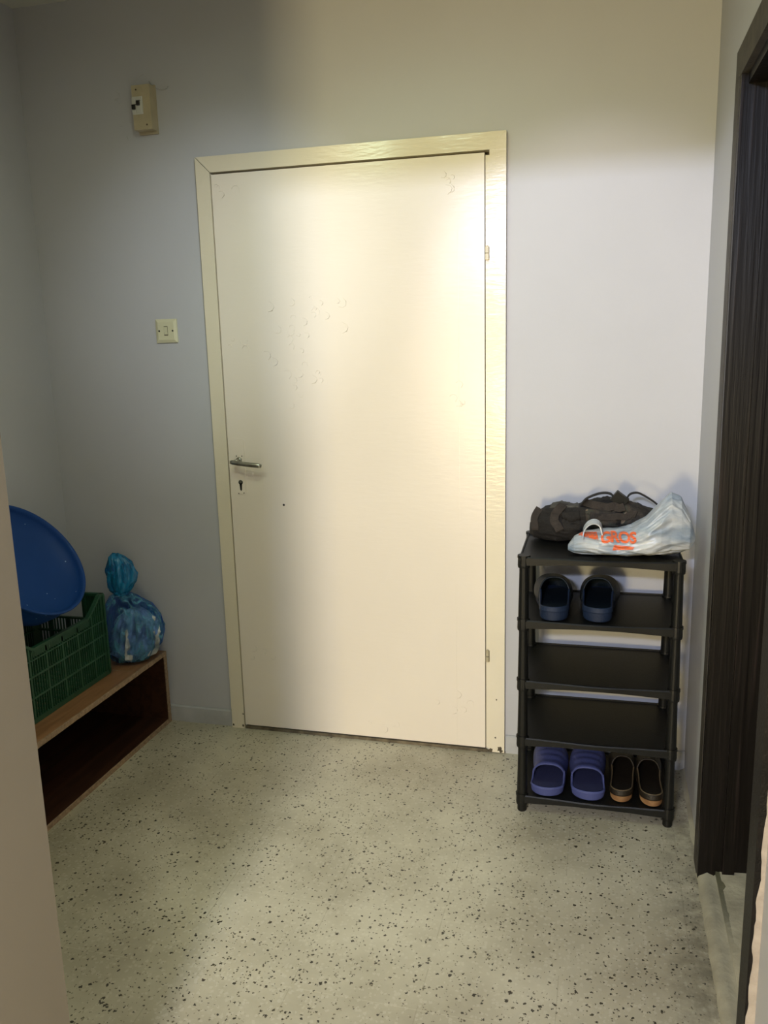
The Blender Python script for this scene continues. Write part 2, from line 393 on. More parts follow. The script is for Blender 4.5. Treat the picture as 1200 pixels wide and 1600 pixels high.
# leaf
lx0, lx1, lz0, lz1 = .0545, .9835, .016, 2.021
def leaf():
    m = MB()
    m.box(lx0, lx1, -.018, .028, lz0, lz1); m.bevel(.002, 2)
    return m
lf = leaf().build('door_leaf', M['leaf'], door)
# repair batten lines and lower rail, thin raised paint ridges
m = MB(); m.box(.895, .898, -.0190, -.0175, .85, 1.80); m.box(.30, .62, -.0188, -.0175, 1.414, 1.4165)
m.box(.880, .8825, -.0190, -.0175, .02, .62)
m.build('paint_ridge', M['leaf'], lf)
# blistered patches of old paint
m = MB()
rs = random.Random(3)
for (cx, cz, n, sx, sz) in ((.33, 1.50, 16, .05, .07), (.42, 1.56, 10, .05, .03), (.36, 1.35, 8, .04, .05), (.88, 1.93, 6, .02, .03), (.90, 1.28, 5, .02, .05), (.10, 1.98, 4, .02, .01), (.11, 1.46, 4, .03, .01), (.9, .13, 5, .04, .04), (.62, .06, 4, .06, .03), (.13, .30, 4, .03, .03)):
    for i in range(n):
        x = cx + rs.gauss(0, sx); z = cz + rs.gauss(0, sz)
        x = min(max(x, lx0 + .02), lx1 - .02); z = min(max(z, .04), 1.99)
        a0 = rs.uniform(0, PI); L_ = rs.uniform(.010, .026)
        path = [Vector((x + L_ * t * math.cos(a0 + t), -.0180, z + L_ * t * math.sin(a0 + t * .8))) for t in (-1, -.5, 0, .5, 1)]
        m.tube(path, [.0006, .0015, .0019, .0015, .0006], 6, flat=.55)
m.build('paint_blister', M['leaf'], lf, smooth=True)
# sill strip under the leaf
MB().box(.056, .990, -.020, .03, 0, .011).build('door_sill', M['sill'], door)
# small hole bored in the leaf
def disk(cx, y, cz, r, d=.003, n=24, sx=1):
    return MB().prism([(cx + sx * r * math.cos(2 * PI * k / n), y, cz + r * math.sin(2 * PI * k / n)) for k in range(n)], (0, d, 0))
disk(.258, -.0186, .886, .0042, .002).build('screw_hole', M['black'], lf)
# chips in casing
m = MB()
for (cx, cz, r) in ((.006, .012, .004), (.048, .06, .003), (.045, .012, .004), (1.034, .018, .009), (1.040, .012, .006), (1.02, .06, .003), (1.024, .205, .003), (1.003, .01, .007), (.99, .008, .006)):
    pts = []
    for k in range(11):
        a0 = 2 * PI * k / 11; rr = r * rs.uniform(.55, 1.25); pts.append((cx + rr * math.cos(a0), -.0226, max(.001, cz + rr * 1.2 * math.sin(a0))))
    m.prism(pts, (0, .002, 0))
m.build('paint_chip', M['gap'], door)
# lock plate, painted over
pl = MB(); pts = []
for (cx, cz, a0) in ((.1085, 1.118, 0), (.0855, 1.118, PI / 2), (.0855, .930, PI), (.1085, .930, 1.5 * PI)):
    for k in range(6): pts.append((cx + .0075 * math.cos(a0 + PI / 2 * k / 5), -.0205, cz + .0075 * math.sin(a0 + PI / 2 * k / 5)))
pl.prism(pts, (0, .003, 0)).bevel(.0006, 1)
plate = pl.build('lock_plate', M['leaf'], lf)
m = disk(.0965, -.0212, .966, .0085, .002); m.prism([(.0915, -.0212, .963), (.1015, -.0212, .963), (.1000, -.0212, .940), (.0975, -.0212, .934), (.0945, -.0212, .937), (.0930, -.0212, .940)], (0, .002, 0))
m.build('keyhole', M['black'], plate)
disk(.0965, -.0222, .968, .0055, .002).build('lock_cylinder', M['chrome'], plate)
m = MB()
for cx, cz in ((.086, 1.062), (.107, 1.062), (.0865, .925), (.107, .927)):
    m.prism([(cx + .0022 * math.cos(2 * PI * k / 10), -.0212, cz + .0022 * math.sin(2 * PI * k / 10)) for k in range(10)], (0, .002, 0))
m.build('screw', M['gap'], plate)
# lever handle: neck out of the plate, then bar to the right, drooping a little
hx, hz = .0955, 1.047
m = MB(); m.tube([(hx, -.019, hz), (hx, -.026, hz)], [.0115, .0105], 20)
m.tube([(hx, -.024, hz), (hx, -.052, hz)], [.0068, .0068], 16)
m.build('rosette', M['chrome'], plate, smooth=True)
m = MB(); path = []; rr = []
for k in range(13):
    t = k / 12; path.append((hx - .018 + .118 * t, -.056 - .004 * math.sin(t * PI), hz - .002 - .013 * t)); rr.append(.0085 if 0 < k < 12 else .006)
m.tube(path, rr, 14, flat=.75, up=(0, 1, 0))
m.build('door_handle', M['chrome'], plate, smooth=True)
# hinges
for z in (1.72, .365):
    hg = MB(); hg.tube([(.992, -.020, z + .001), (.992, -.020, z + .020)], .0062, 14); hg.tube([(.992, -.020, z - .020), (.992, -.020, z - .001)], .0066, 14)
    hg.tube([(.992, -.020, z + .020), (.992, -.020, z + .024)], [.005, .002], 12)
    hg.build('hinge', M['casing'] if z > 1 else M['breaker'], door, smooth=False)

# ------------------------------------------------------------------ side doorway
d2 = empty('door_2', (XR, 0, 0)); tag(d2, kind='structure')
def wbox(name, x0, x1, y0, y1, z0, z1, m, parent=d2, bev=.0015):
    k = MB().box(x0 - XR, x1 - XR, y0, y1, z0, z1)
    if bev: k.bevel(bev, 1)
    return k.build(name, m, parent)
wbox('door_casing', XR - .016, XR, D2A + .004, D2A + .070, 0, D2H + .002, M['dark_casing'])
# head casing, mitred look
MB().prism([(-.016, D2A + .070, D2H), (-.016, D2A + .070, D2H + .068), (-.016, D2B - .070, D2H + .068), (-.016, D2B - .070, D2H)], (.016, 0, 0)).build('door_casing', M['dark_casing'], d2)
nc = wbox('door_casing', XR - .018, XR, D2B - .070, D2B + .001, 0, D2H + .002, M['dark_frame'])
# frame lining
wbox('door_frame', XR - .015, XR + .13, D2A - .022, D2A + .0035, 0, D2H, M['dark_wood'])
wbox('door_frame', XR, XR + .13, D2B, D2B + .022, 0, D2H, M['dark_wood'])
wbox('door_frame', XR, XR + .13, D2B, D2A, D2H - .022, D2H + .03, M['dark_wood'])
wbox('door_frame', XR + .045, XR + .075, D2A - .034, D2A - .022, 0, D2H - .022, M['dark_wood'])
# open leaf swung into the side room, its face towards the viewer
lf2 = MB().box(.115, .80, D2A - .064, D2A - .024, .048, D2H - .028).bevel(.002, 1).build('door_leaf', M['dark_wood'], d2)
# chipped near casing: bare plaster patches
m = MB(); zc = .02; rs = random.Random(11)
left = []; right = []
N_ = 90
for k in range(N_):
    z = .0 + .80 * k / (N_ - 1)
    wv = .0150 - .0035 * max(0, (z - .25) / .55) * 3.2 + .0045 * fbm((0, 3, z * 16), 1, 5)
    if z > .70: wv *= max(.1, (.80 - z) / .10)
    left.append((-min(.0178, max(.001, wv)), D2B - .0708, z)); right.append((-.0002, D2B - .0708, z))
m.prism(left + right[::-1], (0, .003, 0))
m.build('plaster_chip', M['chip'], nc)
# raised concrete threshold
thr = MB()
def f(u, v):
    y = D2B + (D2A - D2B) * u
    prof = [(-.016, 0), (-.012, .010), (.010, .024), (.026, .016), (.040, .030), (.15, .038)]
    k = min(int(round(v * 5)), 5); n_ = noise.noise(Vector((y * 18, k * 1.7, 0)))
    return (XR + prof[k][0] + .003 * n_, y, max(0, prof[k][1] + .0025 * n_ * (k > 0)))
thr.grid(f, 60, 6); thr.box(XR + .03, XR + .15, D2B, D2A, 0, .03)
tag(thr.build('trim_2', M['concrete'], None, smooth=True), kind='structure')
# plaster seam where the terrazzo meets the wall
def seam(name, y0, y1):
    s_ = MB()
    def f(u, v):
        y = y0 + (y1 - y0) * u; wv = .013 + .006 * noise.noise(Vector((y * 16, 0, 1)))
        prof = [(-1.0, 0), (-.7, .25), (-.2, .6), (0, 1.0)]
        k = min(int(round(v * 3)), 3); return (XR + prof[k][0] * wv + .0005, y, prof[k][1] * .011)
    s_.grid(f, 90, 4); return tag(s_.build(name, M['concrete'], None, smooth=True), kind='structure')
seam('trim_3', -.01, D2A + .07); seam('trim_4', D2B - .07, -2.6)

# ------------------------------------------------------------------ breaker box
bx, bz = -.168, 2.247
bb = empty('breaker_box', (bx, 0, bz), label='small yellowed two-switch breaker box high on the back wall', cat='breaker box')
def lb(x0, x1, y0, y1, z0, z1): return MB().box(x0, x1, y0, y1, z0, z1)
lb(-.037, .031, -.012, .001, -.078, .076).bevel(.003, 2).build('back_plate', M['breaker'], bb)
lb(-.035, .032, -.047, -.014, -.070, .070).bevel(.004, 3).build('cover', M['breaker'], bb)
lb(-.0345, .004, -.0490, -.042, -.022, .034).bevel(.001, 1).build('breaker_window', M['white_plastic'], bb)
for k, (x, up) in enumerate(((-.0265, -1), (-.0095, 1))):
    s_ = lb(x - .0078, x + .0078, -.0515, -.046, -.018, .031).bevel(.001, 1).build('circuit_breaker', M['white_plastic'], bb)
    zz = .006 + .006 * up
    MB().box(x - .005, x + .005, -.0600, -.049, zz - .007, zz + .007).bevel(.0015, 1).build('toggle', M['black'], s_)
    MB().box(x - .0072, x + .0072, -.0522, -.050, zz + .0075, zz + .0095).build('toggle_slot', M['black'], s_)
for x, z in ((-.018, .056), (.014, -.056)):
    MB().prism([(x + .003 * math.cos(2 * PI * k / 12), -.0478, z + .003 * math.sin(2 * PI * k / 12)) for k in range(12)], (0, .002, 0)).build('screw', M['gap'], bb)
# loop of thin wire on the wall above the box
pth = [(-.158, -.003, 2.338), (-.150, -.006, 2.326), (-.138, -.006, 2.315), (-.120, -.006, 2.308), (-.104, -.006, 2.306), (-.093, -.005, 2.309), (-.089, -.003, 2.316)]
tag(MB().tube(pth, .0014, 8).build('wire', M['base'], smooth=True, loc=(-.12, 0, 2.306)), 'thin curved grey wire on the wall above the breaker box', 'wire')

m = MB(); rs = random.Random(21)
for (cx, cz, n, sx, sz) in ((-.285, 2.292, 7, .008, .012), (-.21, 2.35, 4, .02, .006), (-.26, 2.20, 4, .02, .02)):
    for i in range(n):
        x = cx + rs.gauss(0, sx); z = cz + rs.gauss(0, sz); a0 = rs.uniform(0, PI); L_ = rs.uniform(.004, .011)
        m.tube([(x + L_ * t * math.cos(a0), 0, z + L_ * t * math.sin(a0)) for t in (-1, 0, 1)], [.0004, .0012, .0004], 6, flat=.6)
for o in [x for x in bpy.data.objects if x.name == 'wall_back']: m.build('plaster_scar', M['base'], o, smooth=True)

# ------------------------------------------------------------------ light switch
sx_, sz_ = -.163, 1.510
sw = empty('light_switch', (sx_, 0, sz_), label='square ivory light switch on the wall left of the cream door', cat='light switch')
m = MB(); hw = .0415
prof = [(hw, 0), (hw, -.0055), (hw - .0105, -.0100)]
rings = [[m.bm.verts.new((sxx * r, y, szz * r)) for sxx, szz in ((-1, -1), (1, -1), (1, 1), (-1, 1))] for r, y in prof]
m.rings(rings, cap=True); m.bevel(.0012, 2); m.build('face_plate', M['switch'], sw)
m = MB().box(-.0075, .0075, -.0104, -.008, -.0165, .0165); m.build('switch_recess', M['gap'], sw)
m = MB().prism([(-.0065, -.0105, -.0130), (-.0065, -.0150, .0135), (-.0065, -.006, .0145), (-.0065, -.006, -.0135)], (.013, 0, 0)).bevel(.0008, 1); m.build('rocker', M['switch'], sw)
for x in (-.0265, .0265): MB().prism([(x + .0034 * math.cos(2 * PI * k / 14), -.0104, .0034 * math.sin(2 * PI * k / 14)) for k in range(14)], (0, .002, 0)).build('screw', M['black'], sw)

# ------------------------------------------------------------------ low open wooden box on the left
wx0, wx1, wy0, wy1, wh, th = XL + .006, -.262, -1.30, -.020, .294, .017
wb = empty('wooden_box', ((wx0 + wx1) / 2, (wy0 + wy1) / 2, 0), label='low open-fronted reddish brown wooden box along the left wall', cat='box shelf')
ox, oy = wb.location.x, wb.location.y
def wpart(name, x0, x1, y0, y1, z0, z1, mm, parent=wb, bev=.001):
    k = MB().box(x0 - ox, x1 - ox, y0 - oy, y1 - oy, z0, z1)
    if bev: k.bevel(bev, 1)
    return k.build(name, mm, parent)
top = wpart('top_board', wx0, wx1 - .004, wy0, wy1, wh - th, wh, M['wood'])
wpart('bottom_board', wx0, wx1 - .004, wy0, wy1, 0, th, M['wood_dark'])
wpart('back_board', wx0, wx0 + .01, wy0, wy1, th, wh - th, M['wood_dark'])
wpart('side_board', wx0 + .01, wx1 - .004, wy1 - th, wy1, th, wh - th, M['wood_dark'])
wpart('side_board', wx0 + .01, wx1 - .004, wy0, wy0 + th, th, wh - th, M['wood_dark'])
# bare edges: rough strips
def edge_strip(p0, p1, wd, parent, nrm_axis):
    p0 = Vector(p0); p1 = Vector(p1); k = MB(); n = 60
    rings = []
    for i in range(n):
        t = i / (n - 1); c = p0.lerp(p1, t)
        jj = .0016 * noise.noise(Vector((t * 40, 0, nrm_axis))) ; j2 = .0016 * noise.noise(Vector((t * 33, 5, nrm_axis)))
        if nrm_axis == 0:   # runs in y, cross-section in z
            q = [(c.x, c.y, c.z - wd / 2 + jj), (c.x + .004, c.y, c.z - wd / 2 + jj), (c.x + .004 + j2, c.y, c.z + wd / 2), (c.x, c.y, c.z + wd / 2 + .0006)]
        else:
            q = [(c.x, c.y - wd / 2 + jj, c.z), (c.x + .004, c.y - wd / 2 + jj, c.z), (c.x + .004 + j2, c.y + wd / 2, c.z), (c.x, c.y + wd / 2, c.z)]
        rings.append([k.bm.verts.new(Vector(v) - Vector((ox, oy, 0))) for v in q])
    k.rings(rings); return k.build('edge_strip', M['chipboard'], parent)
edge_strip((wx1 - .004, wy0, wh - th / 2), (wx1 - .004, wy1, wh - th / 2), th, wb, 0)
edge_strip((wx1 - .004, wy0, th / 2), (wx1 - .004, wy1, th / 2), th, wb, 0)
edge_strip((wx1 - .004, wy1 - th / 2, th), (wx1 - .004, wy1 - th / 2, wh - th), th, wb, 1)
# joint lines across the top
for y in (-.235, -.775):
    MB().box(wx0 + .02 - ox, wx1 - .008 - ox, y - .0012 - oy, y + .0012 - oy, wh - .001, wh + .0006).build('board_joint', M['chipboard'], top)

# ------------------------------------------------------------------ green crate
cx0, cx1, cy0, cy1, cz0 = -.650, -.352, -.765, -.262, wh + .001
CH, CL = .303, .243      # full height at corners, lowered rim
ccx, ccy = (cx0 + cx1) / 2, (cy0 + cy1) / 2
cr = empty('plastic_crate', (ccx, ccy, cz0), label='dark green slatted plastic crate holding the blue basin on the wooden box', cat='crate')
LXh, LYh = (cx1 - cx0) / 2, (cy1 - cy0) / 2
def rimz(t):   # t = distance from a corner along the long side
    t = min(t, 2 * LYh - t)
    if t < .030: return CH
    if t < .105: return CH - (CH - CL) * ((t - .030) / .075) ** .8
    return CL
def long_side(sx):
    m = MB(); X = sx * LXh; n = 42
    # thin ribs
    ts = [2 * LYh * i / n for i in range(n + 1)]
    for i, t in enumerate(ts):
        y = -LYh + t; big = i % 7 == 0
        wv = .0042 if big else .0014; dp = .010 if big else .006
        m.box(min(X, X - sx * dp), max(X, X - sx * dp), y - wv, y + wv, .006, rimz(t) - .004)
    for z, hh, dp in ((.008, .016, .012), (.083, .006, .011), (.152, .006, .011), (.205, .004, .010)):
        m.box(min(X + sx * .001, X - sx * dp), max(X + sx * .001, X - sx * dp), -LYh, LYh, z - hh / 2, z + hh / 2)
    # plain panel inside, slightly recessed, with narrow slots between (gives the closed look of moulded slats)
    m.box(min(X - sx * .0045, X - sx * .006), max(X - sx * .0045, X - sx * .006), -LYh, LYh, .075, .092)
    # rim strip following the dip
    pts = []
    K = 60
    top_ = [(-LYh + 2 * LYh * k / K, rimz(2 * LYh * k / K)) for k in range(K + 1)]
    rings = []
    for y, z in top_:
        rings.append([m.bm.verts.new(v) for v in ((X + sx * .002, y, z), (X - sx * .012, y, z), (X - sx * .012, y, z - .010), (X + sx * .002, y, z - .010))])
    m.rings(rings)
    # solid band under the dip
    m.box(min(X, X - sx * .002), max(X, X - sx * .002), -LYh + .10, LYh - .10, CL - .030, CL - .006)
    return m
def short_side(sy):
    m = MB(); Y = sy * LYh; n = 24
    for i in range(n + 1):
        x = -LXh + 2 * LXh * i / n; big = i % 6 == 0
        wv = .0042 if big else .0014; dp = .010 if big else .006
        hh = CH - .004
        if 0.30 < i / n < .70: hh = .205
        m.box(x - wv, x + wv, min(Y, Y - sy * dp), max(Y, Y - sy * dp), .006, hh)
    for z, hh in ((.008, .016), (.083, .006), (.152, .006), (.205, .006)):
        m.box(-LXh, LXh, min(Y + sy * .001, Y - sy * .011), max(Y + sy * .001, Y - sy * .011), z - hh / 2, z + hh / 2)
    m.box(-LXh, LXh, min(Y + sy * .002, Y - sy * .012), max(Y + sy * .002, Y - sy * .012), CH - .010, CH)
    for s2 in (-1, 1):
        x0_, x1_ = sorted((s2 * LXh, s2 * LXh * .40)); m.box(x0_, x1_, min(Y - sy * .002, Y - sy * .004), max(Y - sy * .002, Y - sy * .004), .205, CH - .004)
    return m
for s2 in (-1, 1): long_side(s2).build('side_panel', M['green'], cr)
for s2 in (-1, 1): short_side(s2).build('end_panel', M['green'], cr)
m = MB()
for i in range(14):
    y = -LYh + 2 * LYh * (i + .5) / 14; m.box(-LXh + .003, LXh - .003, y - .006, y + .006, 0, .005)
for i in range(9):
    x = -LXh + 2 * LXh * (i + .5) / 9; m.box(x - .004, x + .004, -LYh + .003, LYh - .003, 0, .0048)
m.build('crate_base', M['green'], cr)
for sx in (-1, 1):
    for sy in (-1, 1):
        MB().prism([(sx * LXh, sy * LYh, 0), (sx * (LXh - .026), sy * LYh, 0), (sx * (LXh - .026), sy * (LYh - .004), 0), (sx * (LXh - .004), sy * (LYh - .026), 0), (sx * LXh, sy * (LYh - .026), 0)], (0, 0, CH - .002)).build('corner_post', M['green'], cr)

# ------------------------------------------------------------------ blue basin leaning in the crate against the wall
bc = Vector((-.443, -.520, .790)); el = .675
nz = Vector((math.cos(el), 0, math.sin(el)))
q = nz.to_track_quat('Z', 'Y').to_matrix().to_4x4()
R_ = .218
outer = [(R_ - .072, -.150), (R_ - .062, -.152), (R_ - .052, -.142), (R_ - .024, -.105), (R_ - .012, -.060), (R_ - .008, -.018), (R_ - .004, -.010), (R_ + .000, -.008), (R_ + .002, 0), (R_ - .001, .003), (R_ - .005, .001)]
inner = []
for k in range(13):
    t = k / 12 * PI / 2; inner.append(((R_ - .010) * math.cos(t) ** .8 + .0006, -.003 - .070 * math.sin(t) ** 1.0))
inner[-1] = (.0006, inner[-1][1])
m = MB(); m.lathe(outer + inner, 72)
bs = m.build('plastic_basin', M['blue'], smooth=True)
bs.matrix_world = Matrix.Translation(bc) @ q
tag(bs, 'round speckled bright blue plastic basin tilted on its side inside the green crate', 'basin')

# ------------------------------------------------------------------ knotted blue bag
bgx, bgy, bgz = -.345, -.128, wh + .002
bg = empty('plastic_bag', (bgx, bgy, bgz), label='knotted translucent blue plastic bag with pale contents on the wooden box', cat='plastic bag')
def blob(fr, seed, amp, nz_=56, na=80, wr=9):
    """fr(t) -> (cx, cy, z, rx, ry)"""
    m = MB(); rings = []
    for i in range(nz_):
        t = i / (nz_ - 1); cx, cy, z, rx, ry = fr(t); ring = []
        for k in range(na):
            a0 = 2 * PI * k / na; ca, sa = math.cos(a0), math.sin(a0)
            p = Vector((ca * 1.0 + seed, sa * 1.0, z * 3.2)); q2 = Vector((ca * 1.0 + seed, sa * 1.0, z * 7 + 2 * ca))
            dd = amp * (fbm(p * 1.2, 1, 2) + .75 * (ridge(p, 2.6) - .6) + .45 * (ridge(p, 5.3) - .6) + .25 * (ridge(q2, 3.1) - .6))
            rx2, ry2 = max(.002, rx * (1 + dd)), max(.002, ry * (1 + dd))
            ring.append(m.bm.verts.new((cx + ca * rx2, cy + sa * ry2, max(0.0, z + .25 * amp * .05 * fbm(p * 2, 1, 3)) if i else z)))
        rings.append(ring)
    m.rings(rings); return m
def lerp_table(tab, t):
    x = t * (len(tab) - 1); i = min(int(x), len(tab) - 2); f_ = x - i; f_ = f_ * f_ * (3 - 2 * f_)
    return [a_ + (b_ - a_) * f_ for a_, b_ in zip(tab[i], tab[i + 1])]
body = [(-.005, 0, 0, .040, .040), (0, 0, .012, .075, .070), (.008, 0, .06, .103, .092), (.014, 0, .12, .112, .098), (.010, 0, .17, .108, .094), (0, 0, .21, .092, .080), (-.015, 0, .245, .055, .050), (-.020, 0, .265, .022, .022)]
blob(lambda t: lerp_table(body, t), 1.0, .12).build('bag_body', M['bluefilm'], bg, smooth=True)
tuft = [(-.020, 0, .258, .020, .020), (-.018, 0, .275, .040, .032), (-.016, 0, .31, .052, .040), (-.016, 0, .345, .056, .042), (-.020, 0, .375, .050, .036), (-.028, 0, .398, .034, .024), (-.034, 0, .412, .012, .010)]
blob(lambda t: lerp_table(tuft, t), 5.0, .34).build('bag_top', M['bluefilm_dark'], bg, smooth=True)
m = MB(); rs = random.Random(5)
m.tube([(-.030, -.022, .262), (-.020, -.027, .268), (-.006, -.022, .262), (0, 0, .260), (-.006, .02, .262), (-.034, .018, .260), (-.040, -.004, .262), (-.030, -.022, .262)], .0085, 10)
m.build('knot', M['bluefilm_dark'], bg, smooth=True)
# crumpled pale contents seen through the film
cont = [(.010, 0, .006, .04, .04), (.016, 0, .03, .072, .07), (.026, -.004, .08, .086, .076), (.034, -.006, .13, .084, .074), (.038, -.006, .175, .068, .058), (.040, -.004, .205, .028, .026)]
blob(lambda t: lerp_table(cont, t), 9.0, .30).build('contents', M['silver'], bg, smooth=False)

# ------------------------------------------------------------------ shoe rack
rx, ry, rth = 1.134, -.379, .0092
RW, RD = .4586, .330
HS = [.0573, .2511, .4383, .6297, .8239]
rk = empty('shoe_rack', (rx + RW / 2, ry + RD / 2, 0), rth, label='black plastic five-tier shoe rack standing in the right corner', cat='shoe rack')
hx_, hy_ = RW / 2, RD / 2
def shelf(z):
    m = MB(); n = 48
    # plate
    def fr(u):    # front edge plan: gently waved outward
        x = -hx_ + RW * u
        return -hy_ - .007 * math.sin(PI * u) ** .7 * (1 if .02 < u < .98 else 0) - .0015 * math.cos(4 * PI * u)
    topv = []; low = []
    for i in range(n + 1):
        u = i / n; x = -hx_ + RW * u; yf = fr(u)
        dip = .0035 * math.sin(PI * u)
        skirt = .021 - .004 * math.cos(2 * PI * (u - .5)) * (1)
        secs = [(yf + .006, z - .003 - dip), (yf + .001, z + .0015 - dip), (yf - .0015, z - .002 - dip), (yf - .0005, z - skirt), (yf + .003, z - skirt), (yf + .004, z - .007 - dip)]
        topv.append([m.bm.verts.new((x, y, zz)) for y, zz in secs])
    m.rings(topv)
    m.box(-hx_ + .002, hx_ - .002, -hy_ + .002, hy_ - .002, z - .007, z - .003)
    m.box(-hx_, -hx_ + .004, -hy_, hy_, z - .020, z + .0015); m.box(hx_ - .004, hx_, -hy_, hy_, z - .020, z + .0015)
    m.box(-hx_, hx_, hy_ - .004, hy_, z - .020, z + .0015)
    # stiffening ribs below
    for k in range(1, 6): x = -hx_ + RW * k / 6; m.box(x - .001, x + .001, -hy_ + .01, hy_ - .004, z - .018, z - .006)
    # corner sockets
    for sx in (-1, 1):
        for sy in (-1, 1):
            m.tube([(sx * (hx_ - .012), sy * (hy_ - .012), z - .034), (sx * (hx_ - .012), sy * (hy_ - .012), z - .028), (sx * (hx_ - .012), sy * (hy_ - .012), z + .0015)], [.0175, .0185, .0175], 20)
            m.tube([(sx * (hx_ - .012), sy * (hy_ - .012), z - .004), (sx * (hx_ - .012), sy * (hy_ - .012), z + .0035)], [.0195, .0190], 20)
    return m
for z in HS: shelf(z).build('shelf', M['rack'], rk)
for sx in (-1, 1):
    for sy in (-1, 1):
        m = MB(); x, y = sx * (hx_ - .012), sy * (hy_ - .012); path = []; rr = []
        path += [(x, y, 0), (x, y, .004), (x, y, .03)]; rr += [.0125, .0145, .0140]
        for a_, b_ in zip(HS[:-1], HS[1:]):
            path += [(x, y, a_), (x, y, a_ + .02), (x, y, b_ - .05), (x, y, b_ - .006)]; rr += [.0160, .0158, .0135, .0135]
        m.tube(path, rr, 20); m.build('leg', M['rack'], rk, smooth=False)

# ------------------------------------------------------------------ footwear
def outline(s, L_, Wt, Wh):
    """half widths left/right at s in 0..1 from heel to toe"""
    base = Wh + (Wt - Wh) * (1 / (1 + math.exp(-(s - .42) * 11)))
    waist = 1 - .08 * math.exp(-((s - .42) / .13) ** 2)
    e0 = math.sqrt(max(0, 1 - max(0, (.13 - s) / .13) ** 2)); e1 = math.sqrt(max(0, 1 - max(0, (s - .76) / .24) ** 2.2))
    return base * waist * e0 * e1
def make_shoe(name, L_, Wt, Wh, sole_h, h0, htoe, s0, wall, mats, label, cat, group, side=1, ridges=0, heel_drop=.0, flare=1.0, binding=None, lean_=.35):
    t = empty(name, (0, 0, 0), label=label, cat=cat, group=group)
    ups, sole_m, bed_m, edge_m = mats
    def cxs(s): return side * .008 * math.sin(s * PI * .9)
    NS = 46
    ss = [max(0.0, min(1.0, .5 - .5 * math.cos(PI * i / (NS - 1)))) for i in range(NS)]
    # sole
    m = MB(); prof = [(.90, 0), (.97, .15), (1.0, .5), (1.0, .85), (.97, 1.0)]
    loops = []
    for sc, zz in prof:
        lp = []
        for s in ss: lp.append((cxs(s) + sc * outline(s, L_, Wt, Wh), s * L_, s))
        for s in ss[::-1][1:-1]: lp.append((cxs(s) - sc * outline(s, L_, Wt, Wh), s * L_, s))
        cy = L_ / 2
        loops.append([m.bm.verts.new((x, cy + (y - cy) * (.985 + .015 * sc), zz * sole_h * (1 + .12 * max(0, s - .85) / .15) + .018 * 0)) for x, y, s in lp])
    m.rings(loops); m.build('sole', sole_m, t, smooth=False)
    # footbed
    m = MB(); lp = []
    for s in ss: lp.append((cxs(s) + .90 * outline(s, L_, Wt, Wh), L_ / 2 + (s - .5) * L_ * .95))
    for s in ss[::-1][1:-1]: lp.append((cxs(s) - .90 * outline(s, L_, Wt, Wh), L_ / 2 + (s - .5) * L_ * .95))
    m.prism([(x, y, sole_h - .002) for x, y in lp], (0, 0, .0045)); m.build('footbed', bed_m, t)
    # upper: arched vamp from s0 to the toe
    m = MB(); nu, nv = 30, 33
    def up(u, v):
        a0 = PI * v
        lean = .10 * math.sin(a0) ** 2 * (1 - u) * -1      # opening edge leans forward at the top
        s = s0 + (1 - s0) * (u ** .9); s = min(s + lean * 0, 1)
        w_ = outline(min(s, .9985), L_, Wt, Wh) * flare
        hh = (h0 + (htoe - h0) * min(1, u / .8) ** .9) * math.sqrt(max(0, 1 - max(0, (u - .72) / .28) ** 2.4))
        ca, sa = math.cos(a0), math.sin(a0)
        x = cxs(s) + w_ * math.copysign(abs(ca) ** .75, ca)
        y = s * L_ + (h0 * lean_) * sa * (1 - u) ** 2
        z = sole_h * .85 + hh * sa ** .8
        if ridges: z += .0016 * math.sin(u * ridges) * sa * (1 - u * .4); 
        return (x, y, z)
    m.grid(up, nu, nv); m.build('upper', ups, t, smooth=True, solid=.0045)
    # low wall round the heel
    if wall:
        m = MB()
        K = 40
        def wl(u, v):
            # u: along from right side over the heel to the left side
            if u < .5: s = s0 * (1 - u * 2) ** 1.0; sg = 1
            else: s = s0 * (u * 2 - 1) ** 1.0; sg = -1
            s_ = s0 * (.5 - .5 * math.cos(PI * min(1, s / s0)))
            s_ = max(s_, .0008)
            w_ = outline(s_, L_, Wt, Wh); k = (s_ / s0)
            hh = wall + (h0 * .55 - wall) * max(0, (k - .45) / .55) ** 2 - heel_drop * (1 - k)
            inn = 1 - .05 * v
            return (cxs(s_) + sg * w_ * inn, s_ * L_ * 1.0 + .004 * v * (1 - k), sole_h * .85 + hh * v)
        m.grid(wl, K + 1, 6); m.build('heel_rim', edge_m, t, smooth=True, solid=.005)
        if binding:
            MB().tube([Vector(wl(k / K, 1.0)) + Vector((0, 0, .001)) for k in range(K + 1)], .0022, 8).build('binding', binding, t, smooth=True)
    return t
def put(o, x, y, z, rz): o.location = (x, y, z); o.rotation_euler = (0, 0, rz)

zb = HS[0] + .0016
pm = (M['purple'], M['purple'], M['purple_in'], M['purple'])
s1 = make_shoe('slipper', .265, .0555, .050, .024, .056, .050, .27, .006, pm, 'purple-blue foam slipper with open back, leftmost on the bottom shelf', 'slipper', 'purple-blue foam slippers', 1, 34, lean_=-.25)
put(s1, 1.221, -.374, zb, .02)
s2 = make_shoe('slipper', .265, .0555, .050, .024, .056, .050, .27, .006, pm, 'purple-blue foam slipper with open back, between its mate and the brown shoes', 'slipper', 'purple-blue foam slippers', -1, 34, lean_=-.25)
put(s2, 1.350, -.372, zb, .0)
lm = (M['leather'], M['tan_sole'], M['leather'], M['leather'])
s3 = make_shoe('slip_on_shoe', .272, .0395, .033, .022, .054, .036, .50, .016, lm, 'worn brown slip-on shoe with tan sole, beside the purple slippers', 'shoe', 'brown slip-on shoes', 1, binding=M['tan_edge'])
put(s3, 1.444, -.362, zb, .0)
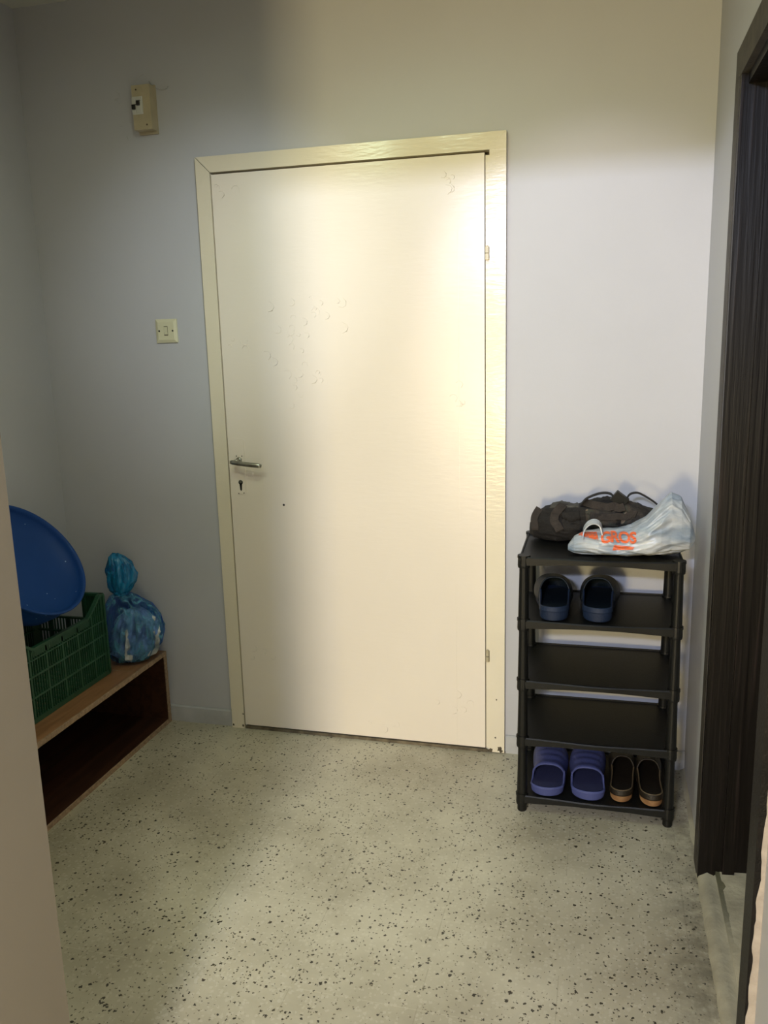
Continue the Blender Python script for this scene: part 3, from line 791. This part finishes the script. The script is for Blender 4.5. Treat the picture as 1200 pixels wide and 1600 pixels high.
s4 = make_shoe('slip_on_shoe', .272, .0395, .033, .022, .054, .036, .50, .016, lm, 'worn brown slip-on shoe with tan sole, rightmost on the bottom shelf', 'shoe', 'brown slip-on shoes', -1, binding=M['tan_edge'])
put(s4, 1.537, -.368, zb, -.01)
z4 = HS[3] + .0016
nm = (M['navy'], M['navy_sole'], M['navy'], M['navy_sole'])
s5 = make_shoe('clog', .262, .056, .042, .030, .070, .052, .42, .016, nm, 'dark navy foam clog at the left end of the second shelf from the top', 'clog', 'dark navy clogs', 1, 0, 0, 1.04)
put(s5, 1.236, -.376, z4, .10)
s6 = make_shoe('clog', .262, .056, .042, .030, .070, .052, .42, .016, nm, 'dark navy foam clog right of its mate under the folded bag', 'clog', 'dark navy clogs', -1, 0, 0, 1.04)
put(s6, 1.362, -.366, z4, -.06)

# ------------------------------------------------------------------ folded dark bag on the rack
zt = HS[4] + .002
db = empty('duffel_bag', (1.33, -.128, zt), label='folded dark camouflage bag with brown straps on top of the black rack', cat='bag')
def loftx(secs, seed, amp, nu=70, na=64, flatbot=True, fx=14, fa=1.0):
    """sections: (x, yc, zlow, zhigh, halfdepth) in the parent's frame"""
    m = MB(); rings = []
    for i in range(nu):
        x, yc, zl, zh, hd = lerp_table(secs, i / (nu - 1)); ring = []
        zc, hz_ = (zl + zh) / 2, (zh - zl) / 2
        for k in range(na):
            a0 = 2 * PI * k / na; ca, sa = math.cos(a0), math.sin(a0)
            ca = math.copysign(abs(ca) ** .8, ca); sa = math.copysign(abs(sa) ** .8, sa)
            p = Vector((x * fx + seed + .8 * sa, ca * fa, sa * fa))
            dd = 1 + amp * (fbm(p, 1.1, 3) + .6 * (ridge(p, 2.1) - .6) + .3 * (ridge(p + Vector((3, 1, 0)), 4.7) - .6))
            ring.append(m.bm.verts.new((x, yc + hd * ca * dd, max(0 if flatbot else -1, zc + hz_ * sa * dd))))
        rings.append(ring)
    m.rings(rings); return m
dsec = [(-.186, 0, .014, .046, .030), (-.172, 0, .004, .074, .070), (-.14, 0, 0, .100, .105), (-.10, .0, 0, .112, .125), (-.05, 0, 0, .108, .130), (0, 0, 0, .118, .130), (.05, 0, 0, .130, .125), (.10, 0, 0, .126, .120), (.15, 0, 0, .110, .115), (.19, 0, 0, .09, .10), (.225, 0, .006, .06, .06), (.24, 0, .014, .04, .03)]
dsec = [(a_, b_, c_, d_, e_ * .62) for a_, b_, c_, d_, e_ in dsec]
dm = loftx(dsec, 2.0, .17, 90, 80, True, 10, 1.1)
db_body = dm.build('bag_body', M['cloth'], db, smooth=True)
def on_surface(ob, secs_mesh=None):
    bm = bmesh.new(); bm.from_mesh(ob.data); t = BVHTree.FromBMesh(bm); bm.free(); return t
tree = on_surface(db_body)
def ribbon(tree, pts, wd, lift, name, mm, parent, thick=.003, dirn=(0, 1, -.35)):
    """webbing strap draped over a surface: pts are (x, z) seen from the front"""
    m = MB(); D = Vector(dirn).normalized(); P = []
    pv = [Vector(q_) for q_ in pts]; dense = []
    for i in range(len(pv) - 1):
        for k in range(8): dense.append(pv[i].lerp(pv[i + 1], k / 8))
    dense.append(pv[-1])
    for q_ in dense:
        o_ = Vector((q_[0], -.0, q_[1])) - D * .6
        h = tree.ray_cast(o_, D)
        P.append((h[0] + h[1] * lift) if h[0] else None)
    last = next(p for p in P if p); 
    for i, p in enumerate(P):
        if p is None: P[i] = last.copy()
        last = P[i]
    for _ in range(3): P = [P[0]] + [(P[i - 1] + P[i] * 2 + P[i + 1]) / 4 for i in range(1, len(P) - 1)] + [P[-1]]
    rings = []
    for i, p in enumerate(P):
        t = (P[min(i + 1, len(P) - 1)] - P[max(i - 1, 0)]); t = t.normalized() if t.length > 1e-6 else Vector((1, 0, 0))
        n = (-D - t * (-D).dot(t)).normalized(); s_ = t.cross(n).normalized()
        rings.append([m.bm.verts.new(p + s_ * (wd / 2) * a_ + n * thick * b_) for a_, b_ in ((-1, -1), (1, -1), (1, 1), (-1, 1))])
    m.rings(rings); return m.build(name, mm, parent, smooth=False)
ribbon(tree, [(-.075, .10), (-.10, .07), (-.105, .04), (-.09, .015)], .026, .009, 'strap', M['strap'], db)
ribbon(tree, [(-.15, .085), (-.165, .055), (-.16, .02)], .022, .009, 'strap', M['strap'], db)
ribbon(tree, [(-.015, .105), (.02, .092), (.07, .090), (.10, .096)], .024, .011, 'strap', M['strap'], db)
ribbon(tree, [(.00, .066), (.05, .060), (.10, .062), (.14, .075)], .020, .010, 'strap', M['strap'], db)
# free loop of webbing standing above the bag
def free_strap(path, wd, name, mm, parent, up=(0, 1, 0)):
    m = MB(); pv = [Vector(p_) for p_ in path]; rings = []
    dense = []
    for i in range(len(pv) - 1):
        p0 = pv[max(i - 1, 0)]; p1 = pv[i]; p2 = pv[i + 1]; p3 = pv[min(i + 2, len(pv) - 1)]
        for k in range(8):
            t = k / 8; dense.append(.5 * ((2 * p1) + (p2 - p0) * t + (2 * p0 - 5 * p1 + 4 * p2 - p3) * t * t + (3 * p1 - p0 - 3 * p2 + p3) * t ** 3))
    dense.append(pv[-1])
    for i, p in enumerate(dense):
        t = (dense[min(i + 1, len(dense) - 1)] - dense[max(i - 1, 0)]).normalized()
        s_ = Vector(up); s_ = (s_ - t * s_.dot(t)).normalized(); n = t.cross(s_)
        rings.append([m.bm.verts.new(p + s_ * wd / 2 * a_ + n * .0016 * b_) for a_, b_ in ((-1, -1), (1, -1), (1, 1), (-1, 1))])
    m.rings(rings); return m.build(name, mm, parent)
free_strap([(-.03, -.02, .110), (-.01, -.03, .135), (.03, -.03, .152), (.062, -.03, .150), (.075, -.03, .125), (.070, -.04, .105)], .028, 'strap', M['cloth'], db)
free_strap([(.105, -.03, .12), (.115, -.03, .148), (.135, -.03, .156), (.155, -.03, .150), (.19, -.03, .128), (.215, -.03, .105)], .022, 'strap', M['cloth'], db)
m = MB().box(-.022, .022, -.008, .008, -.017, .017); m.bevel(.004, 2)
bk = m.build('buckle', M['rack'], db); bk.location = (.088, -.045, .138); bk.rotation_euler = (.2, .65, .1)
# camouflage pocket and netting, laid over the body
def patch(tree, poly, lift, name, mm, parent, n=18, thick=.006, dirn=(0, 1, -.35)):
    """quad patch: poly = 4 corners (x, z) seen from the front, draped on the surface"""
    m = MB(); D = Vector(dirn).normalized(); a_, b_, c_, d_ = [Vector(p_) for p_ in poly]; vs = {}
    for i in range(n + 1):
        for j in range(n + 1):
            u, v = i / n, j / n; q_ = a_.lerp(b_, u).lerp(d_.lerp(c_, u), v)
            h = tree.ray_cast(Vector((q_[0], 0, q_[1])) - D * .6, D)
            if h[0]: vs[i, j] = m.bm.verts.new(h[0] + h[1] * (lift * (1 if 0 < i < n and 0 < j < n else -.3)))
    for i in range(n):
        for j in range(n):
            k = [(i, j), (i + 1, j), (i + 1, j + 1), (i, j + 1)]
            if all(x in vs for x in k): m.bm.faces.new([vs[x] for x in k])
    return m.build(name, mm, parent, smooth=True)
patch(tree, [(.09, .035), (.20, .045), (.20, .10), (.10, .125)], .007, 'pocket', M['camo'], db)
patch(tree, [(-.01, .03), (.085, .03), (.08, .085), (-.015, .085)], .006, 'pocket', M['camo'], db)
patch(tree, [(-.125, .092), (-.03, .092), (-.035, .125), (-.12, .125)], .005, 'netting', M['net'], db)
patch(tree, [(-.08, .01), (-.02, .015), (-.03, .08), (-.085, .075)], .005, 'pocket', M['cloth'], db)

# ------------------------------------------------------------------ white carrier bag
wbg = empty('carrier_bag', (1.46, -.300, zt), label='white carrier bag with orange lettering slumped on the right of the rack top', cat='carrier bag')
wx = lambda u: u - 1.46
wsec = [(wx(1.272), -.02, .010, .026, .008), (wx(1.290), -.02, .003, .052, .026), (wx(1.320), -.01, 0, .066, .045), (wx(1.36), -.008, 0, .070, .058), (wx(1.41), 0, 0, .071, .068), (wx(1.45), 0, 0, .082, .075), (wx(1.49), 0, 0, .108, .080), (wx(1.53), .004, 0, .150, .080), (wx(1.558), .008, .002, .178, .070), (wx(1.585), .008, .008, .165, .060), (wx(1.610), .006, .018, .118, .044), (wx(1.622), .004, .030, .080, .020), (wx(1.628), .004, .045, .060, .006)]
wbm = loftx(wsec, 6.0, .13, 120, 120, True, 6.5, 1.35)
wbody = wbm.build('bag_body', M['whitebag'], wbg, smooth=True)
wt = on_surface(wbody)
# handle loop
free_strap([(wx(1.315), -.045, .050), (wx(1.318), -.040, .078), (wx(1.332), -.036, .096), (wx(1.350), -.036, .100), (wx(1.364), -.036, .088), (wx(1.372), -.040, .052)], .034, 'handle', M['whitebag'], wbg, up=(0, 1, .2))
# printed letters
cu = bpy.data.curves.new('lettering_curve', 'FONT'); cu.body = 'GROS'; cu.size = .050; cu.offset = .0018; cu.resolution_u = 4; cu.space_character = .92
tmp = bpy.data.objects.new('lettering_tmp', cu); COL.objects.link(tmp)
dg = bpy.context.evaluated_depsgraph_get(); tme = bpy.data.meshes.new_from_object(tmp.evaluated_get(dg))
bpy.data.objects.remove(tmp); bpy.data.curves.remove(cu)
bm = bmesh.new(); bm.from_mesh(tme)
bmesh.ops.triangulate(bm, faces=bm.faces)
for _ in range(4):
    es = [e for e in bm.edges if e.calc_length() > .0022]
    bmesh.ops.subdivide_edges(bm, edges=es, cuts=1); bmesh.ops.triangulate(bm, faces=bm.faces)
xs = [v.co.x for v in bm.verts]; x0_, x1_ = min(xs), max(xs)
D = Vector((-.05, 1, -.25)).normalized()
def print_on(bm):
    for v in bm.verts:
        o_ = Vector((v.co.x, 0, v.co.z)) - D * .6
        h = wt.ray_cast(o_, D)
        if h[0]: v.co = h[0] - D * .0032
        else: v.co = Vector((v.co.x, 0, .02))
for v in bm.verts:
    u = (v.co.x - x0_) / (x1_ - x0_)
    v.co = Vector((wx(1.362) + .098 * u, 0, .026 + v.co.y * .92 + .010 * u + .004 * math.sin(u * 5)))
print_on(bm)
me = bpy.data.meshes.new('lettering'); bm.to_mesh(me); bm.free(); me.materials.append(M['orange'])
o = bpy.data.objects.new('lettering', me); COL.objects.link(o); o.parent = wbody
# crumpled continuation of the print: left block and lower flap
def print_patch(poly, n=26, ragged=.25, seed=0):
    m = MB(); a_, b_, c_, d_ = [Vector(p_) for p_ in poly]; vs = {}
    for i in range(n + 1):
        for j in range(n + 1):
            u, v = i / n, j / n; q_ = a_.lerp(b_, u).lerp(d_.lerp(c_, u), v); vs[i, j] = m.bm.verts.new((q_[0], 0, q_[1]))
    for i in range(n):
        for j in range(n):
            if noise.noise(Vector((i * .35 + seed, j * .6, seed))) > -.28: m.bm.faces.new([vs[x] for x in ((i, j), (i + 1, j), (i + 1, j + 1), (i, j + 1))])
    print_on(m.bm); return m.build('printed_patch', M['orange'], wbody)
print_patch([(wx(1.300), .050), (wx(1.355), .036), (wx(1.352), .062), (wx(1.305), .060)], seed=1.3)
print_patch([(wx(1.395), .008), (wx(1.450), .012), (wx(1.455), .020), (wx(1.400), .024)], seed=4.1)
